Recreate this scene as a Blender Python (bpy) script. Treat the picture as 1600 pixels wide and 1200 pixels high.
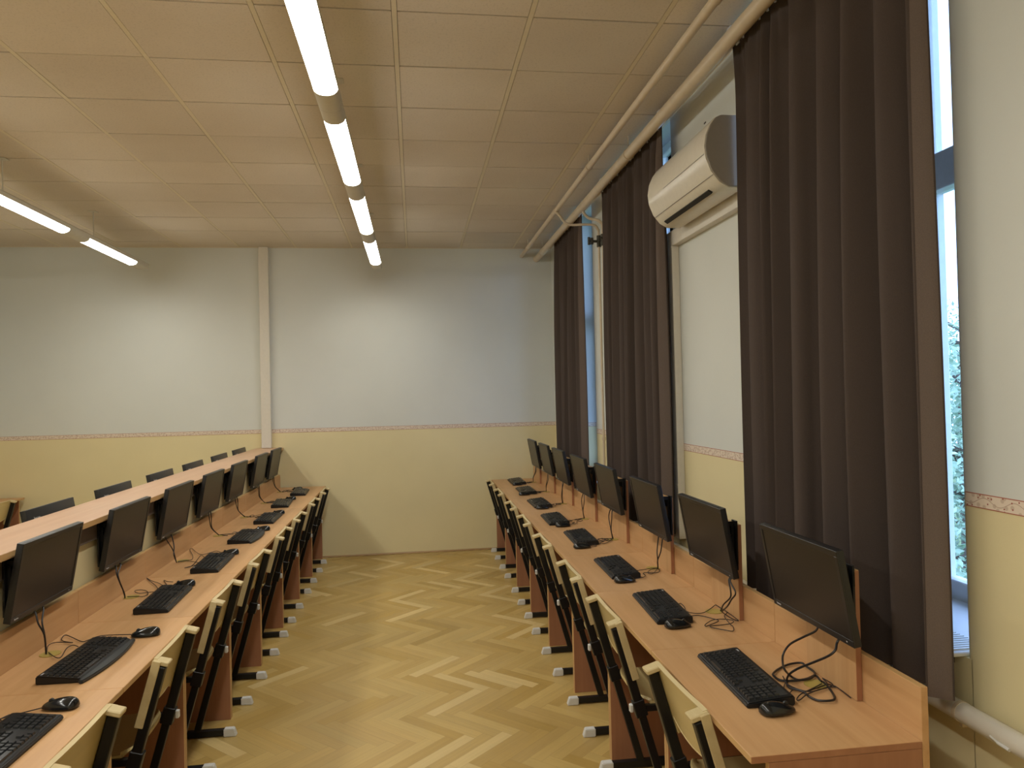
import bpy, bmesh, math, random
from mathutils import Vector, Matrix, noise as mnoise

# ------------------------------------------------------------------ scene, camera, world, exposure
scene = bpy.context.scene
for ob in list(bpy.data.objects):
    bpy.data.objects.remove(ob, do_unlink=True)
COL = scene.collection

FPX, YAW, PITCH, ROLL, EYE = 1149.92, 0.132014, 0.015551, -0.022991, 1.62515
def make_camera():
    F = Vector((math.sin(YAW)*math.cos(PITCH), math.cos(YAW)*math.cos(PITCH), math.sin(PITCH)))
    R0 = Vector((math.cos(YAW), -math.sin(YAW), 0)); U0 = R0.cross(F)
    R = R0*math.cos(ROLL) + U0*math.sin(ROLL)
    U = -R0*math.sin(ROLL) + U0*math.cos(ROLL)
    cam = bpy.data.cameras.new('camera'); o = bpy.data.objects.new('camera', cam)
    COL.objects.link(o)
    m = Matrix(((R.x, U.x, -F.x, 0), (R.y, U.y, -F.y, 0), (R.z, U.z, -F.z, EYE), (0, 0, 0, 1)))
    o.matrix_world = m
    cam.sensor_width = 36; cam.sensor_fit = 'HORIZONTAL'; cam.lens = FPX/1600*36
    cam.clip_start = .02; cam.clip_end = 200
    scene.camera = o
make_camera()

scene.view_settings.view_transform = 'Standard'
scene.view_settings.look = 'None'
scene.view_settings.gamma = 1
scene.view_settings.use_curve_mapping = False
scene.view_settings.exposure = 0.0

LAMP_STRENGTH = 22.0       # the lit plastic trough itself
LAMP_WATTS = 4.5           # the tube's downward light under each trough
LAMP_COLOR = (1.0, .985, .90)
world = bpy.data.worlds.new('world'); scene.world = world; world.use_nodes = True
bg = world.node_tree.nodes['Background']
bg.inputs['Color'].default_value = (0.40, 0.58, 1.0, 1); bg.inputs['Strength'].default_value = 4.6

# ------------------------------------------------------------------ materials
def srgb(r, g, b):
    f = lambda c: (c/255/12.92) if c/255 <= .04045 else ((c/255+.055)/1.055)**2.4
    return (f(r), f(g), f(b), 1)
class NT:
    def __init__(self, name):
        self.m = bpy.data.materials.new(name); self.m.use_nodes = True
        self.t = self.m.node_tree; self.b = self.t.nodes['Principled BSDF']; self.out = self.t.nodes['Material Output']
    def n(self, typ, **kw):
        x = self.t.nodes.new(typ)
        for k, v in kw.items():
            if k in x.inputs: x.inputs[k].default_value = v
            else: setattr(x, k, v)
        return x
    def l(self, a, b): self.t.links.new(a, b)
    def ramp(self, fac, stops):
        r = self.t.nodes.new('ShaderNodeValToRGB')
        e = r.color_ramp.elements
        while len(e) < len(stops): e.new(.5)
        for i, (p, c) in enumerate(stops): e[i].position = p; e[i].color = c
        self.l(fac, r.inputs[0]); return r.outputs[0]
def lin(c, k=1.0): return (c[0]*k, c[1]*k, c[2]*k, 1)

def simple(name, col, rough=.5, metal=0, spec=.5, noise=0, scale=40, bump=0):
    k = NT(name); k.b.inputs['Base Color'].default_value = col
    k.b.inputs['Roughness'].default_value = rough; k.b.inputs['Metallic'].default_value = metal
    k.b.inputs['Specular IOR Level'].default_value = spec
    tc = k.n('ShaderNodeTexCoord'); nz = k.n('ShaderNodeTexNoise', Scale=scale, Detail=4.0)
    k.l(tc.outputs['Object'], nz.inputs['Vector'])
    v = max(noise, .03)
    k.l(k.ramp(nz.outputs['Fac'], [(.25, lin(col, 1-v)), (.75, lin(col, 1+v))]), k.b.inputs['Base Color'])
    if bump:
        bp = k.n('ShaderNodeBump', Strength=bump, Distance=.002); k.l(nz.outputs['Fac'], bp.inputs['Height']); k.l(bp.outputs[0], k.b.inputs['Normal'])
    return k.m

def wood(name, c0, c1, axis='Y', rough=.42, scale=1.0, vary=.06, spec=.4):
    k = NT(name); tc = k.n('ShaderNodeTexCoord'); mp = k.n('ShaderNodeMapping')
    oi = k.n('ShaderNodeObjectInfo'); ad = k.n('ShaderNodeVectorMath', operation='ADD'); mu = k.n('ShaderNodeVectorMath', operation='SCALE')
    cb = k.n('ShaderNodeCombineXYZ'); k.l(oi.outputs['Random'], cb.inputs[0]); k.l(oi.outputs['Random'], cb.inputs[1]); k.l(oi.outputs['Random'], cb.inputs[2])
    k.l(cb.outputs[0], mu.inputs[0]); mu.inputs['Scale'].default_value = 7.0
    k.l(tc.outputs['Object'], ad.inputs[0]); k.l(mu.outputs[0], ad.inputs[1]); k.l(ad.outputs[0], mp.inputs['Vector'])
    s = {'X': (1.3, 26, 26), 'Y': (26, 1.3, 26), 'Z': (26, 26, 1.3)}[axis]
    mp.inputs['Scale'].default_value = tuple(v*scale for v in s)
    n1 = k.n('ShaderNodeTexNoise', Scale=1.0, Detail=6.0, Roughness=.6, Distortion=.4); k.l(mp.outputs[0], n1.inputs['Vector'])
    n2 = k.n('ShaderNodeTexNoise', Scale=2.2, Detail=2.0); k.l(ad.outputs[0], n2.inputs['Vector'])
    c = k.ramp(n1.outputs['Fac'], [(.3, c0), (.7, c1)])
    hsv = k.n('ShaderNodeHueSaturation'); k.l(c, hsv.inputs['Color'])
    mr = k.n('ShaderNodeMapRange'); mr.inputs[1].default_value = .3; mr.inputs[2].default_value = .7
    mr.inputs[3].default_value = 1-vary; mr.inputs[4].default_value = 1+vary
    k.l(n2.outputs['Fac'], mr.inputs[0]); k.l(mr.outputs[0], hsv.inputs['Value']); k.l(hsv.outputs[0], k.b.inputs['Base Color'])
    k.b.inputs['Roughness'].default_value = rough; k.b.inputs['Specular IOR Level'].default_value = spec
    return k.m

M = {}
WHITE_PAINT = (.665, .685, .65, 1); YELLOW_PAINT = (.76, .665, .395, 1)
B0, B1 = 1.295, 1.334          # the printed paper border, bottom and top
def wall_material():
    k = NT('painted_plaster'); geo = k.n('ShaderNodeNewGeometry'); sep = k.n('ShaderNodeSeparateXYZ')
    k.l(geo.outputs['Position'], sep.inputs[0])
    nz = k.n('ShaderNodeTexNoise', Scale=1.6, Detail=5.0); k.l(geo.outputs['Position'], nz.inputs['Vector'])
    nf = k.n('ShaderNodeTexNoise', Scale=220.0, Detail=3.0); k.l(geo.outputs['Position'], nf.inputs['Vector'])
    w = k.ramp(nz.outputs['Fac'], [(.3, lin(WHITE_PAINT, .97)), (.7, lin(WHITE_PAINT, 1.03))])
    y = k.ramp(nz.outputs['Fac'], [(.3, lin(YELLOW_PAINT, .96)), (.7, lin(YELLOW_PAINT, 1.03))])
    gt = k.n('ShaderNodeMath', operation='GREATER_THAN'); gt.inputs[1].default_value = (B0+B1)/2; k.l(sep.outputs[2], gt.inputs[0])
    mx = k.n('ShaderNodeMix', data_type='RGBA'); k.l(gt.outputs[0], mx.inputs[0]); k.l(y, mx.inputs[6]); k.l(w, mx.inputs[7])
    k.l(mx.outputs[2], k.b.inputs['Base Color']); k.b.inputs['Roughness'].default_value = .62; k.b.inputs['Specular IOR Level'].default_value = .3
    bp = k.n('ShaderNodeBump', Strength=.15, Distance=.0015); k.l(nf.outputs['Fac'], bp.inputs['Height']); k.l(bp.outputs[0], k.b.inputs['Normal'])
    return k.m
M['wall'] = wall_material()

def border_material():
    k = NT('paper_border'); geo = k.n('ShaderNodeNewGeometry'); sep = k.n('ShaderNodeSeparateXYZ'); k.l(geo.outputs['Position'], sep.inputs[0])
    s = k.n('ShaderNodeMath', operation='ADD'); k.l(sep.outputs[0], s.inputs[0]); k.l(sep.outputs[1], s.inputs[1])
    cb = k.n('ShaderNodeCombineXYZ'); k.l(s.outputs[0], cb.inputs[0]); k.l(sep.outputs[2], cb.inputs[1])
    v1 = k.n('ShaderNodeTexVoronoi', Scale=44.0); v1.voronoi_dimensions = '2D'; k.l(cb.outputs[0], v1.inputs['Vector'])
    v2 = k.n('ShaderNodeTexVoronoi', Scale=40.0); v2.voronoi_dimensions = '2D'
    of = k.n('ShaderNodeVectorMath', operation='ADD'); of.inputs[1].default_value = (3.3, .4, 0); k.l(cb.outputs[0], of.inputs[0]); k.l(of.outputs[0], v2.inputs['Vector'])
    base = (.74, .63, .52, 1); leaf = (.58, .46, .36, 1); red = (.30, .06, .04, 1)
    c1 = k.ramp(v1.outputs['Distance'], [(.22, leaf), (.30, base)])
    d2 = k.ramp(v2.outputs['Distance'], [(.07, (1, 1, 1, 1)), (.11, (0, 0, 0, 1))])
    # a scrolling vine
    sn = k.n('ShaderNodeMath', operation='SINE'); ml = k.n('ShaderNodeMath', operation='MULTIPLY'); ml.inputs[1].default_value = 62.0
    k.l(s.outputs[0], ml.inputs[0]); k.l(ml.outputs[0], sn.inputs[0])
    am = k.n('ShaderNodeMath', operation='MULTIPLY_ADD'); am.inputs[1].default_value = .009; am.inputs[2].default_value = (B0+B1)/2; k.l(sn.outputs[0], am.inputs[0])
    df = k.n('ShaderNodeMath', operation='SUBTRACT'); k.l(sep.outputs[2], df.inputs[0]); k.l(am.outputs[0], df.inputs[1])
    ab = k.n('ShaderNodeMath', operation='ABSOLUTE'); k.l(df.outputs[0], ab.inputs[0])
    vine = k.n('ShaderNodeMath', operation='LESS_THAN'); vine.inputs[1].default_value = .0011; k.l(ab.outputs[0], vine.inputs[0])
    m0 = k.n('ShaderNodeMix', data_type='RGBA'); k.l(vine.outputs[0], m0.inputs[0]); k.l(c1, m0.inputs[6]); m0.inputs[7].default_value = (.50, .36, .28, 1)
    m1 = k.n('ShaderNodeMix', data_type='RGBA'); k.l(d2, m1.inputs[0]); k.l(m0.outputs[2], m1.inputs[6]); m1.inputs[7].default_value = red
    dz = k.n('ShaderNodeMath', operation='SUBTRACT'); dz.inputs[1].default_value = (B0+B1)/2; k.l(sep.outputs[2], dz.inputs[0])
    az = k.n('ShaderNodeMath', operation='ABSOLUTE'); k.l(dz.outputs[0], az.inputs[0])
    ed = k.n('ShaderNodeMath', operation='GREATER_THAN'); ed.inputs[1].default_value = (B1-B0)/2-.0026; k.l(az.outputs[0], ed.inputs[0])
    m2 = k.n('ShaderNodeMix', data_type='RGBA'); k.l(ed.outputs[0], m2.inputs[0]); k.l(m1.outputs[2], m2.inputs[6]); m2.inputs[7].default_value = (.42, .15, .10, 1)
    k.l(m2.outputs[2], k.b.inputs['Base Color']); k.b.inputs['Roughness'].default_value = .6
    return k.m
M['border'] = border_material()

def tile_material():
    k = NT('ceiling_tile'); tc = k.n('ShaderNodeTexCoord')
    at = k.n('ShaderNodeAttribute'); at.attribute_name = 'tone'
    n1 = k.n('ShaderNodeTexNoise', Scale=95.0, Detail=4.0, Roughness=.7); k.l(tc.outputs['Object'], n1.inputs['Vector'])
    n2 = k.n('ShaderNodeTexNoise', Scale=1.3, Detail=4.0); k.l(tc.outputs['Object'], n2.inputs['Vector'])
    c = k.ramp(n2.outputs['Fac'], [(.3, (.645, .57, .475, 1)), (.7, (.72, .65, .555, 1))])
    sp = k.ramp(n1.outputs['Fac'], [(.30, (.86, .86, .86, 1)), (.48, (1, 1, 1, 1))])
    m = k.n('ShaderNodeMix', data_type='RGBA', blend_type='MULTIPLY'); m.inputs[0].default_value = 1; k.l(c, m.inputs[6]); k.l(sp, m.inputs[7])
    m2 = k.n('ShaderNodeMix', data_type='RGBA', blend_type='MULTIPLY'); m2.inputs[0].default_value = 1; k.l(m.outputs[2], m2.inputs[6]); k.l(at.outputs['Color'], m2.inputs[7])
    k.l(m2.outputs[2], k.b.inputs['Base Color']); k.b.inputs['Roughness'].default_value = .85; k.b.inputs['Specular IOR Level'].default_value = .15
    bp = k.n('ShaderNodeBump', Strength=.35, Distance=.002); k.l(n1.outputs['Fac'], bp.inputs['Height']); k.l(bp.outputs[0], k.b.inputs['Normal'])
    return k.m
M['tile'] = tile_material()

def parquet_material():
    k = NT('herringbone_parquet'); at = k.n('ShaderNodeAttribute'); at.attribute_name = 'tone'
    uv = k.n('ShaderNodeUVMap'); mp = k.n('ShaderNodeMapping'); k.l(uv.outputs[0], mp.inputs['Vector']); mp.inputs['Scale'].default_value = (3.0, 60.0, 1)
    n1 = k.n('ShaderNodeTexNoise', Scale=1.0, Detail=5.0, Roughness=.6); k.l(mp.outputs[0], n1.inputs['Vector'])
    g = k.ramp(n1.outputs['Fac'], [(.3, (.93, .93, .93, 1)), (.7, (1.05, 1.05, 1.05, 1))])
    m = k.n('ShaderNodeMix', data_type='RGBA', blend_type='MULTIPLY'); m.inputs[0].default_value = 1; k.l(at.outputs['Color'], m.inputs[6]); k.l(g, m.inputs[7])
    geo = k.n('ShaderNodeNewGeometry'); n3 = k.n('ShaderNodeTexNoise', Scale=1.1, Detail=3.0); k.l(geo.outputs['Position'], n3.inputs['Vector'])
    wr = k.ramp(n3.outputs['Fac'], [(.35, (.92, .92, .92, 1)), (.65, (1.05, 1.05, 1.05, 1))])
    m2 = k.n('ShaderNodeMix', data_type='RGBA', blend_type='MULTIPLY'); m2.inputs[0].default_value = 1; k.l(m.outputs[2], m2.inputs[6]); k.l(wr, m2.inputs[7])
    k.l(m2.outputs[2], k.b.inputs['Base Color'])
    k.l(k.ramp(n3.outputs['Fac'], [(.3, (.30, .30, .30, 1)), (.7, (.42, .42, .42, 1))]), k.b.inputs['Roughness'])
    k.b.inputs['Specular IOR Level'].default_value = .45
    return k.m
M['parquet'] = parquet_material()

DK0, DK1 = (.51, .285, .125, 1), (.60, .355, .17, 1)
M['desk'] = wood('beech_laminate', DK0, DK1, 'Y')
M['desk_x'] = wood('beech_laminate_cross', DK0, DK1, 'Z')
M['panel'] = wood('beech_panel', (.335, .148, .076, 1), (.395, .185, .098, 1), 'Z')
M['edge'] = wood('beech_edge_band', (.52, .31, .13, 1), (.58, .36, .16, 1), 'Y')
M['ledge'] = wood('pale_beech_ledge', (.56, .33, .195, 1), (.63, .40, .25, 1), 'Y', rough=.35)
M['batten'] = wood('grey_brown_batten', (.15, .115, .09, 1), (.19, .15, .12, 1), 'Y')
M['ply'] = wood('varnished_plywood', (.54, .42, .185, 1), (.61, .485, .23, 1), 'Y', rough=.32, scale=.8, spec=.5)
M['ply_edge'] = wood('plywood_edge', (.57, .45, .235, 1), (.65, .53, .30, 1), 'Y', rough=.4)
M['base'] = wood('brown_skirting', (.33, .20, .09, 1), (.42, .27, .12, 1), 'X')
M['black_metal'] = simple('black_powder_coat', (.007, .007, .008, 1), .38, spec=.4)
M['black_plastic'] = simple('black_plastic', (.009, .009, .010, 1), .42, spec=.4)
M['monitor'] = simple('monitor_plastic', (.012, .012, .013, 1), .38, spec=.5)
M['keys'] = simple('key_plastic', (.016, .017, .019, 1), .30, spec=.6)
M['gloss_black'] = simple('gloss_black', (.008, .009, .010, 1), .16, spec=.6)
M['palm'] = simple('palm_rest', (.022, .026, .028, 1), .45)
M['screen'] = simple('dark_screen', (.016, .013, .012, 1), .33, spec=.35)
M['cable'] = simple('black_cable', (.010, .008, .008, 1), .45)
M['thin_cable'] = simple('thin_cable', (.020, .012, .010, 1), .5)
M['mark'] = simple('silver_print', (.55, .55, .57, 1), .4)
M['white_cap'] = simple('white_foot_plastic', (.66, .66, .64, 1), .4)
M['grommet'] = simple('olive_grommet', (.42, .32, .08, 1), .45)
M['fabric'] = simple('brown_curtain_fabric', (.080, .061, .053, 1), .85, spec=.12, noise=.12, scale=500, bump=.3)
M['lit_hem'] = simple('lit_curtain_hem', (.15, .115, .10, 1), .85, spec=.15, noise=.1, scale=400)  # hem lighter than the cloth: light on the near edge put into the colour
M['pipe'] = simple('cream_pipe_paint', (.62, .52, .38, 1), .35, noise=.06, scale=14)
M['white_pipe'] = simple('white_pipe_paint', (.66, .62, .54, 1), .28, noise=.03, scale=14)
M['ac'] = simple('ac_white_plastic', (.72, .68, .58, 1), .25)
M['ac_shade_and_seam'] = simple('ac_shaded_side_and_seam', (.30, .27, .23, 1), .5)  # grey for the shaded near end, and for the panel joint
M['vent'] = simple('dark_vent', (.01, .01, .01, 1), .6)
M['duct'] = simple('white_duct', (.70, .66, .58, 1), .4)
M['frame'] = simple('white_window_frame', (.82, .85, .88, 1), .35)
M['alu'] = simple('white_rail', (.70, .72, .76, 1), .35)
M['housing'] = simple('lamp_housing', (.60, .57, .48, 1), .4)
M['steel'] = simple('steel', (.45, .45, .44, 1), .3, metal=1)
M['brass'] = simple('dark_valve', (.06, .055, .04, 1), .4, metal=.6)
M['ceiling_grid'] = simple('ceiling_bar', (.70, .62, .46, 1), .5)
M['plenum'] = simple('dark_plenum', (.05, .035, .02, 1), .9)
M['plaster'] = simple('plain_plaster', (.68, .64, .58, 1), .7)
M['bark'] = simple('bark', (.10, .075, .055, 1), .9, noise=.3, scale=20)
M['leaf'] = simple('leaf', (.42, .55, .40, 1), .6, noise=.3, scale=6)
M['lawn'] = simple('lawn', (.16, .22, .08, 1), .9, noise=.3, scale=6)

def emit(name, col, s):
    k = NT(name); k.b.inputs['Base Color'].default_value = (.8, .8, .78, 1)
    k.b.inputs['Emission Color'].default_value = col; k.b.inputs['Emission Strength'].default_value = s
    return k.m
M['diffuser'] = emit('lit_diffuser', LAMP_COLOR+(1,), LAMP_STRENGTH)

def glass_material():
    k = NT('window_glass'); t = k.t
    tr = k.n('ShaderNodeBsdfTransparent'); tr.inputs[0].default_value = (.93, .96, .97, 1)
    gl = k.n('ShaderNodeBsdfGlossy'); gl.inputs['Roughness'].default_value = .02
    fr = k.n('ShaderNodeLayerWeight'); fr.inputs[0].default_value = .08
    mx = k.n('ShaderNodeMixShader'); k.l(fr.outputs['Fresnel'], mx.inputs[0]); k.l(tr.outputs[0], mx.inputs[1]); k.l(gl.outputs[0], mx.inputs[2])
    k.l(mx.outputs[0], k.out.inputs['Surface']); return k.m
M['glass'] = glass_material()

# ------------------------------------------------------------------ mesh helpers
class MB:
    def __init__(self): self.bm = bmesh.new(); self.mats = []
    def mi(self, m):
        if m is None: return 0
        if m not in self.mats: self.mats.append(m)
        return self.mats.index(m)
    def _merge(self, b, mat, mtx=None):
        if mtx is not None: bmesh.ops.transform(b, matrix=mtx, verts=b.verts)
        i = self.mi(mat)
        for f in b.faces: f.material_index = i
        me = bpy.data.meshes.new('tmp'); b.to_mesh(me); b.free()
        self.bm.from_mesh(me); bpy.data.meshes.remove(me)
    def box(self, x0, x1, y0, y1, z0, z1, mat=None, bev=0, mtx=None, seg=1):
        b = bmesh.new()
        vs = [b.verts.new((x, y, z)) for x in (x0, x1) for y in (y0, y1) for z in (z0, z1)]
        for q in ((0, 1, 3, 2), (4, 6, 7, 5), (0, 4, 5, 1), (2, 3, 7, 6), (0, 2, 6, 4), (1, 5, 7, 3)): b.faces.new([vs[i] for i in q])
        bmesh.ops.recalc_face_normals(b, faces=b.faces)
        if bev: bmesh.ops.bevel(b, geom=b.edges[:], offset=bev, segments=seg, affect='EDGES', profile=.6)
        self._merge(b, mat, mtx); return self
    def prism(self, pts, a0, a1, axis='Y', mat=None, bev=0, mtx=None):
        b = bmesh.new()
        def P(p, a):
            return {'Y': (p[0], a, p[1]), 'X': (a, p[0], p[1]), 'Z': (p[0], p[1], a)}[axis]
        v0 = [b.verts.new(P(p, a0)) for p in pts]; v1 = [b.verts.new(P(p, a1)) for p in pts]
        n = len(pts)
        b.faces.new(v0); b.faces.new(v1[::-1])
        for i in range(n): b.faces.new([v0[i], v1[i], v1[(i+1) % n], v0[(i+1) % n]])
        bmesh.ops.recalc_face_normals(b, faces=b.faces)
        if bev: bmesh.ops.bevel(b, geom=b.edges[:], offset=bev, segments=2, affect='EDGES')
        self._merge(b, mat, mtx); return self
    def tube(self, pts, r, seg=10, mat=None, caps=True, closed=False):
        b = bmesh.new(); pts = [Vector(p) for p in pts]; n = len(pts); rings = []
        up = Vector((0, 0, 1)); prev = None
        for i, p in enumerate(pts):
            t = (pts[min(i+1, n-1)]-pts[max(i-1, 0)])
            if t.length < 1e-9: t = Vector((0, 0, 1))
            t.normalize()
            if prev is None:
                a = up if abs(t.dot(up)) < .9 else Vector((1, 0, 0)); u = t.cross(a).normalized()
            else:
                u = prev-t*prev.dot(t)
                u = u.normalized() if u.length > 1e-6 else t.cross(up).normalized()
            prev = u; w = t.cross(u)
            rr = r[i] if isinstance(r, (list, tuple)) else r
            rings.append([b.verts.new(p+(u*math.cos(2*math.pi*k/seg)+w*math.sin(2*math.pi*k/seg))*rr) for k in range(seg)])
        for i in range(n-1):
            for k in range(seg): b.faces.new([rings[i][k], rings[i][(k+1) % seg], rings[i+1][(k+1) % seg], rings[i+1][k]])
        if caps: b.faces.new(rings[0][::-1]); b.faces.new(rings[-1])
        bmesh.ops.recalc_face_normals(b, faces=b.faces)
        self._merge(b, mat); return self
    def grid(self, fn, nu, nv, mat=None, thick=0):
        b = bmesh.new(); vs = [[b.verts.new(fn(i/nu, j/nv)) for j in range(nv+1)] for i in range(nu+1)]
        for i in range(nu):
            for j in range(nv): b.faces.new([vs[i][j], vs[i+1][j], vs[i+1][j+1], vs[i][j+1]])
        if thick:
            b.normal_update()
            bmesh.ops.solidify(b, geom=b.faces[:]+b.edges[:]+b.verts[:], thickness=thick)
        bmesh.ops.recalc_face_normals(b, faces=b.faces)
        self._merge(b, mat); return self
    def shell(self, fn, nu, nv, off, mat=None):
        b = bmesh.new(); off = Vector(off); L = []
        for o in (Vector((0, 0, 0)), off):
            L.append([[b.verts.new(Vector(fn(i/nu, j/nv))+o) for j in range(nv+1)] for i in range(nu+1)])
        A, B = L
        for i in range(nu):
            for j in range(nv):
                b.faces.new([A[i][j], A[i+1][j], A[i+1][j+1], A[i][j+1]]); b.faces.new([B[i][j], B[i][j+1], B[i+1][j+1], B[i+1][j]])
        for i in range(nu):
            for j in (0, nv): b.faces.new([A[i][j], B[i][j], B[i+1][j], A[i+1][j]])
        for j in range(nv):
            for i in (0, nu): b.faces.new([A[i][j], A[i][j+1], B[i][j+1], B[i][j]])
        bmesh.ops.recalc_face_normals(b, faces=b.faces)
        self._merge(b, mat); return self
    def rod(self, a, bb, w, h, mat=None, side=(0, 1, 0), bev=0):
        """rectangular bar from a to b: width w along side, height h across"""
        a = Vector(a); bb = Vector(bb); t = bb-a; L = t.length; t.normalize(); s = Vector(side).normalized(); n = t.cross(s).normalized(); s = n.cross(t)
        m = Matrix((( t.x, s.x, n.x, a.x), (t.y, s.y, n.y, a.y), (t.z, s.z, n.z, a.z), (0, 0, 0, 1)))
        return self.box(0, L, -w/2, w/2, -h/2, h/2, mat, bev, m)
    def build(self, name, mat=None, parent=None, loc=(0, 0, 0), smooth=True, ang=35):
        me = bpy.data.meshes.new(name); self.bm.to_mesh(me); self.bm.free()
        if self.mats and self.mats != [None]:
            for m in self.mats: me.materials.append(m if m is not None else mat)
        else: me.materials.append(mat)
        if smooth:
            me.shade_smooth()
            try: me.set_sharp_from_angle(angle=math.radians(ang))
            except Exception: pass
        o = bpy.data.objects.new(name, me); COL.objects.link(o); o.location = loc
        if parent is not None: o.parent = parent
        return o

def thing(name, label, cat, loc=(0, 0, 0), rz=0, group=None):
    o = bpy.data.objects.new(name, None); COL.objects.link(o); o.empty_display_size = .05
    o.location = loc; o.rotation_euler = (0, 0, rz); tag(o, label, cat, group); return o
def tag(o, label, cat, group=None):
    o['label'] = label; o['category'] = cat
    if group: o['group'] = group
    return o
def structure(o): o['kind'] = 'structure'; return o
def copy_tree(o, parent=None):
    c = o.copy(); COL.objects.link(c)
    if parent is not None: c.parent = parent
    for ch in list(o.children): copy_tree(ch, c)
    return c
def dup(root, loc, rz, label, group=None):
    r = copy_tree(root); r.location = loc; r.rotation_euler = (0, 0, rz); r['label'] = label
    if group: r['group'] = group
    return r
def spline(pts, n=6):
    P = [Vector(p) for p in pts]; out = []
    for i in range(len(P)-1):
        p0 = P[max(i-1, 0)]; p1 = P[i]; p2 = P[i+1]; p3 = P[min(i+2, len(P)-1)]
        for k in range(n):
            t = k/n
            out.append(.5*((2*p1)+(p2-p0)*t+(2*p0-5*p1+4*p2-p3)*t*t+(-p0+3*p1-3*p2+p3)*t**3))
    out.append(P[-1]); return out
def text_mesh(body, size, depth=.0004):
    cu = bpy.data.curves.new('txt', 'FONT'); cu.body = body; cu.size = size; cu.extrude = depth; cu.align_x = 'CENTER'; cu.align_y = 'CENTER'; cu.resolution_u = 3
    o = bpy.data.objects.new('txt', cu); COL.objects.link(o)
    dg = bpy.context.evaluated_depsgraph_get(); me = bpy.data.meshes.new_from_object(o.evaluated_get(dg))
    bpy.data.objects.remove(o, do_unlink=True); return me
ORD = ['nearest the camera', 'second from the camera', 'third from the camera', 'fourth from the camera', 'fifth from the camera',
       'sixth from the camera', 'second from the far wall', 'nearest the far wall']

# ------------------------------------------------------------------ room shell
XR, XL, YF, YN, ZC = 1.493, -4.26, 7.805, -2.2, 3.2
XG = 1.87                         # plane of the window glass
ZS, ZT = 0.875, 3.42              # niche sill and soffit
random.seed(4)

def build_floor():
    w, n = .0646, 6; L = w*n; me = bpy.data.meshes.new('floor'); bm = bmesh.new()
    uvl = bm.loops.layers.uv.new('UVMap'); cl = bm.loops.layers.float_color.new('tone')
    ca, sa = math.cos(math.radians(135)), math.sin(math.radians(135)); R2 = w*n*math.sqrt(2)
    tones = [(.50, .340, .115), (.475, .315, .098), (.53, .370, .130), (.455, .298, .085), (.51, .352, .122), (.49, .330, .112)]
    rnd = random.Random(11)
    def plank(x0, y0, x1, y1, horiz):
        cs = [(x0, y0), (x1, y0), (x1, y1), (x0, y1)]
        g = .0003
        cs = [(x0+g, y0+g), (x1-g, y0+g), (x1-g, y1-g), (x0+g, y1-g)]
        P = [(ca*x-sa*y, sa*x+ca*y) for x, y in cs]
        P = [(x+.57, y+4.116) for x, y in P]
        if max(p[0] for p in P) < XL-.1 or min(p[0] for p in P) > XR+.1 or max(p[1] for p in P) < YN-.1 or min(p[1] for p in P) > YF+.02: return
        P = [(min(max(x, XL-.1), XR+.1), min(max(y, YN-.1), YF+.02)) for x, y in P]
        f = bm.faces.new([bm.verts.new((x, y, 0)) for x, y in P])
        c = rnd.choice(tones); k = rnd.gauss(1, .035)
        if rnd.random() < .07: k *= 1.10; c = (.57, .42, .18)
        if rnd.random() < .05: k *= .90
        ou, ov = rnd.random()*50, rnd.random()*50
        for lp, q in zip(f.loops, cs):
            a, b = (q if horiz else (q[1], q[0]))
            lp[uvl].uv = (a-x0+ou, b-y0+ov); lp[cl] = (c[0]*k, c[1]*k, c[2]*k, 1)
    for b in range(-14, 15):
        for i in range(-190, 191):
            ox, oy = i*w+b*2*n*w, i*w
            if abs((ca*ox-sa*oy)) > 12 or abs(sa*ox+ca*oy) > 12: continue
            plank(ox, oy, ox+L, oy+w, True)
            plank(ox-w, oy, ox, oy+L, False)
    bmesh.ops.recalc_face_normals(bm, faces=bm.faces)
    for f in bm.faces:
        if f.normal.z < 0: f.normal_flip()
    # slab underneath
    bmesh.ops.dissolve_degenerate(bm, dist=1e-6, edges=bm.edges)
    x0, x1, y0, y1 = XL-.1, XR+.1, YN-.1, YF+.05
    vs = [bm.verts.new((x, y, z)) for x in (x0, x1) for y in (y0, y1) for z in (-.12, -.0008)]
    for q in ((0, 1, 3, 2), (4, 6, 7, 5), (0, 4, 5, 1), (2, 3, 7, 6), (0, 2, 6, 4), (1, 5, 7, 3)):
        f = bm.faces.new([vs[i] for i in q])
        for lp in f.loops: lp[cl] = (.16, .10, .04, 1)
    bm.to_mesh(me); bm.free(); me.materials.append(M['parquet'])
    o = bpy.data.objects.new('floor', me); COL.objects.link(o); structure(o)
build_floor()

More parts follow.
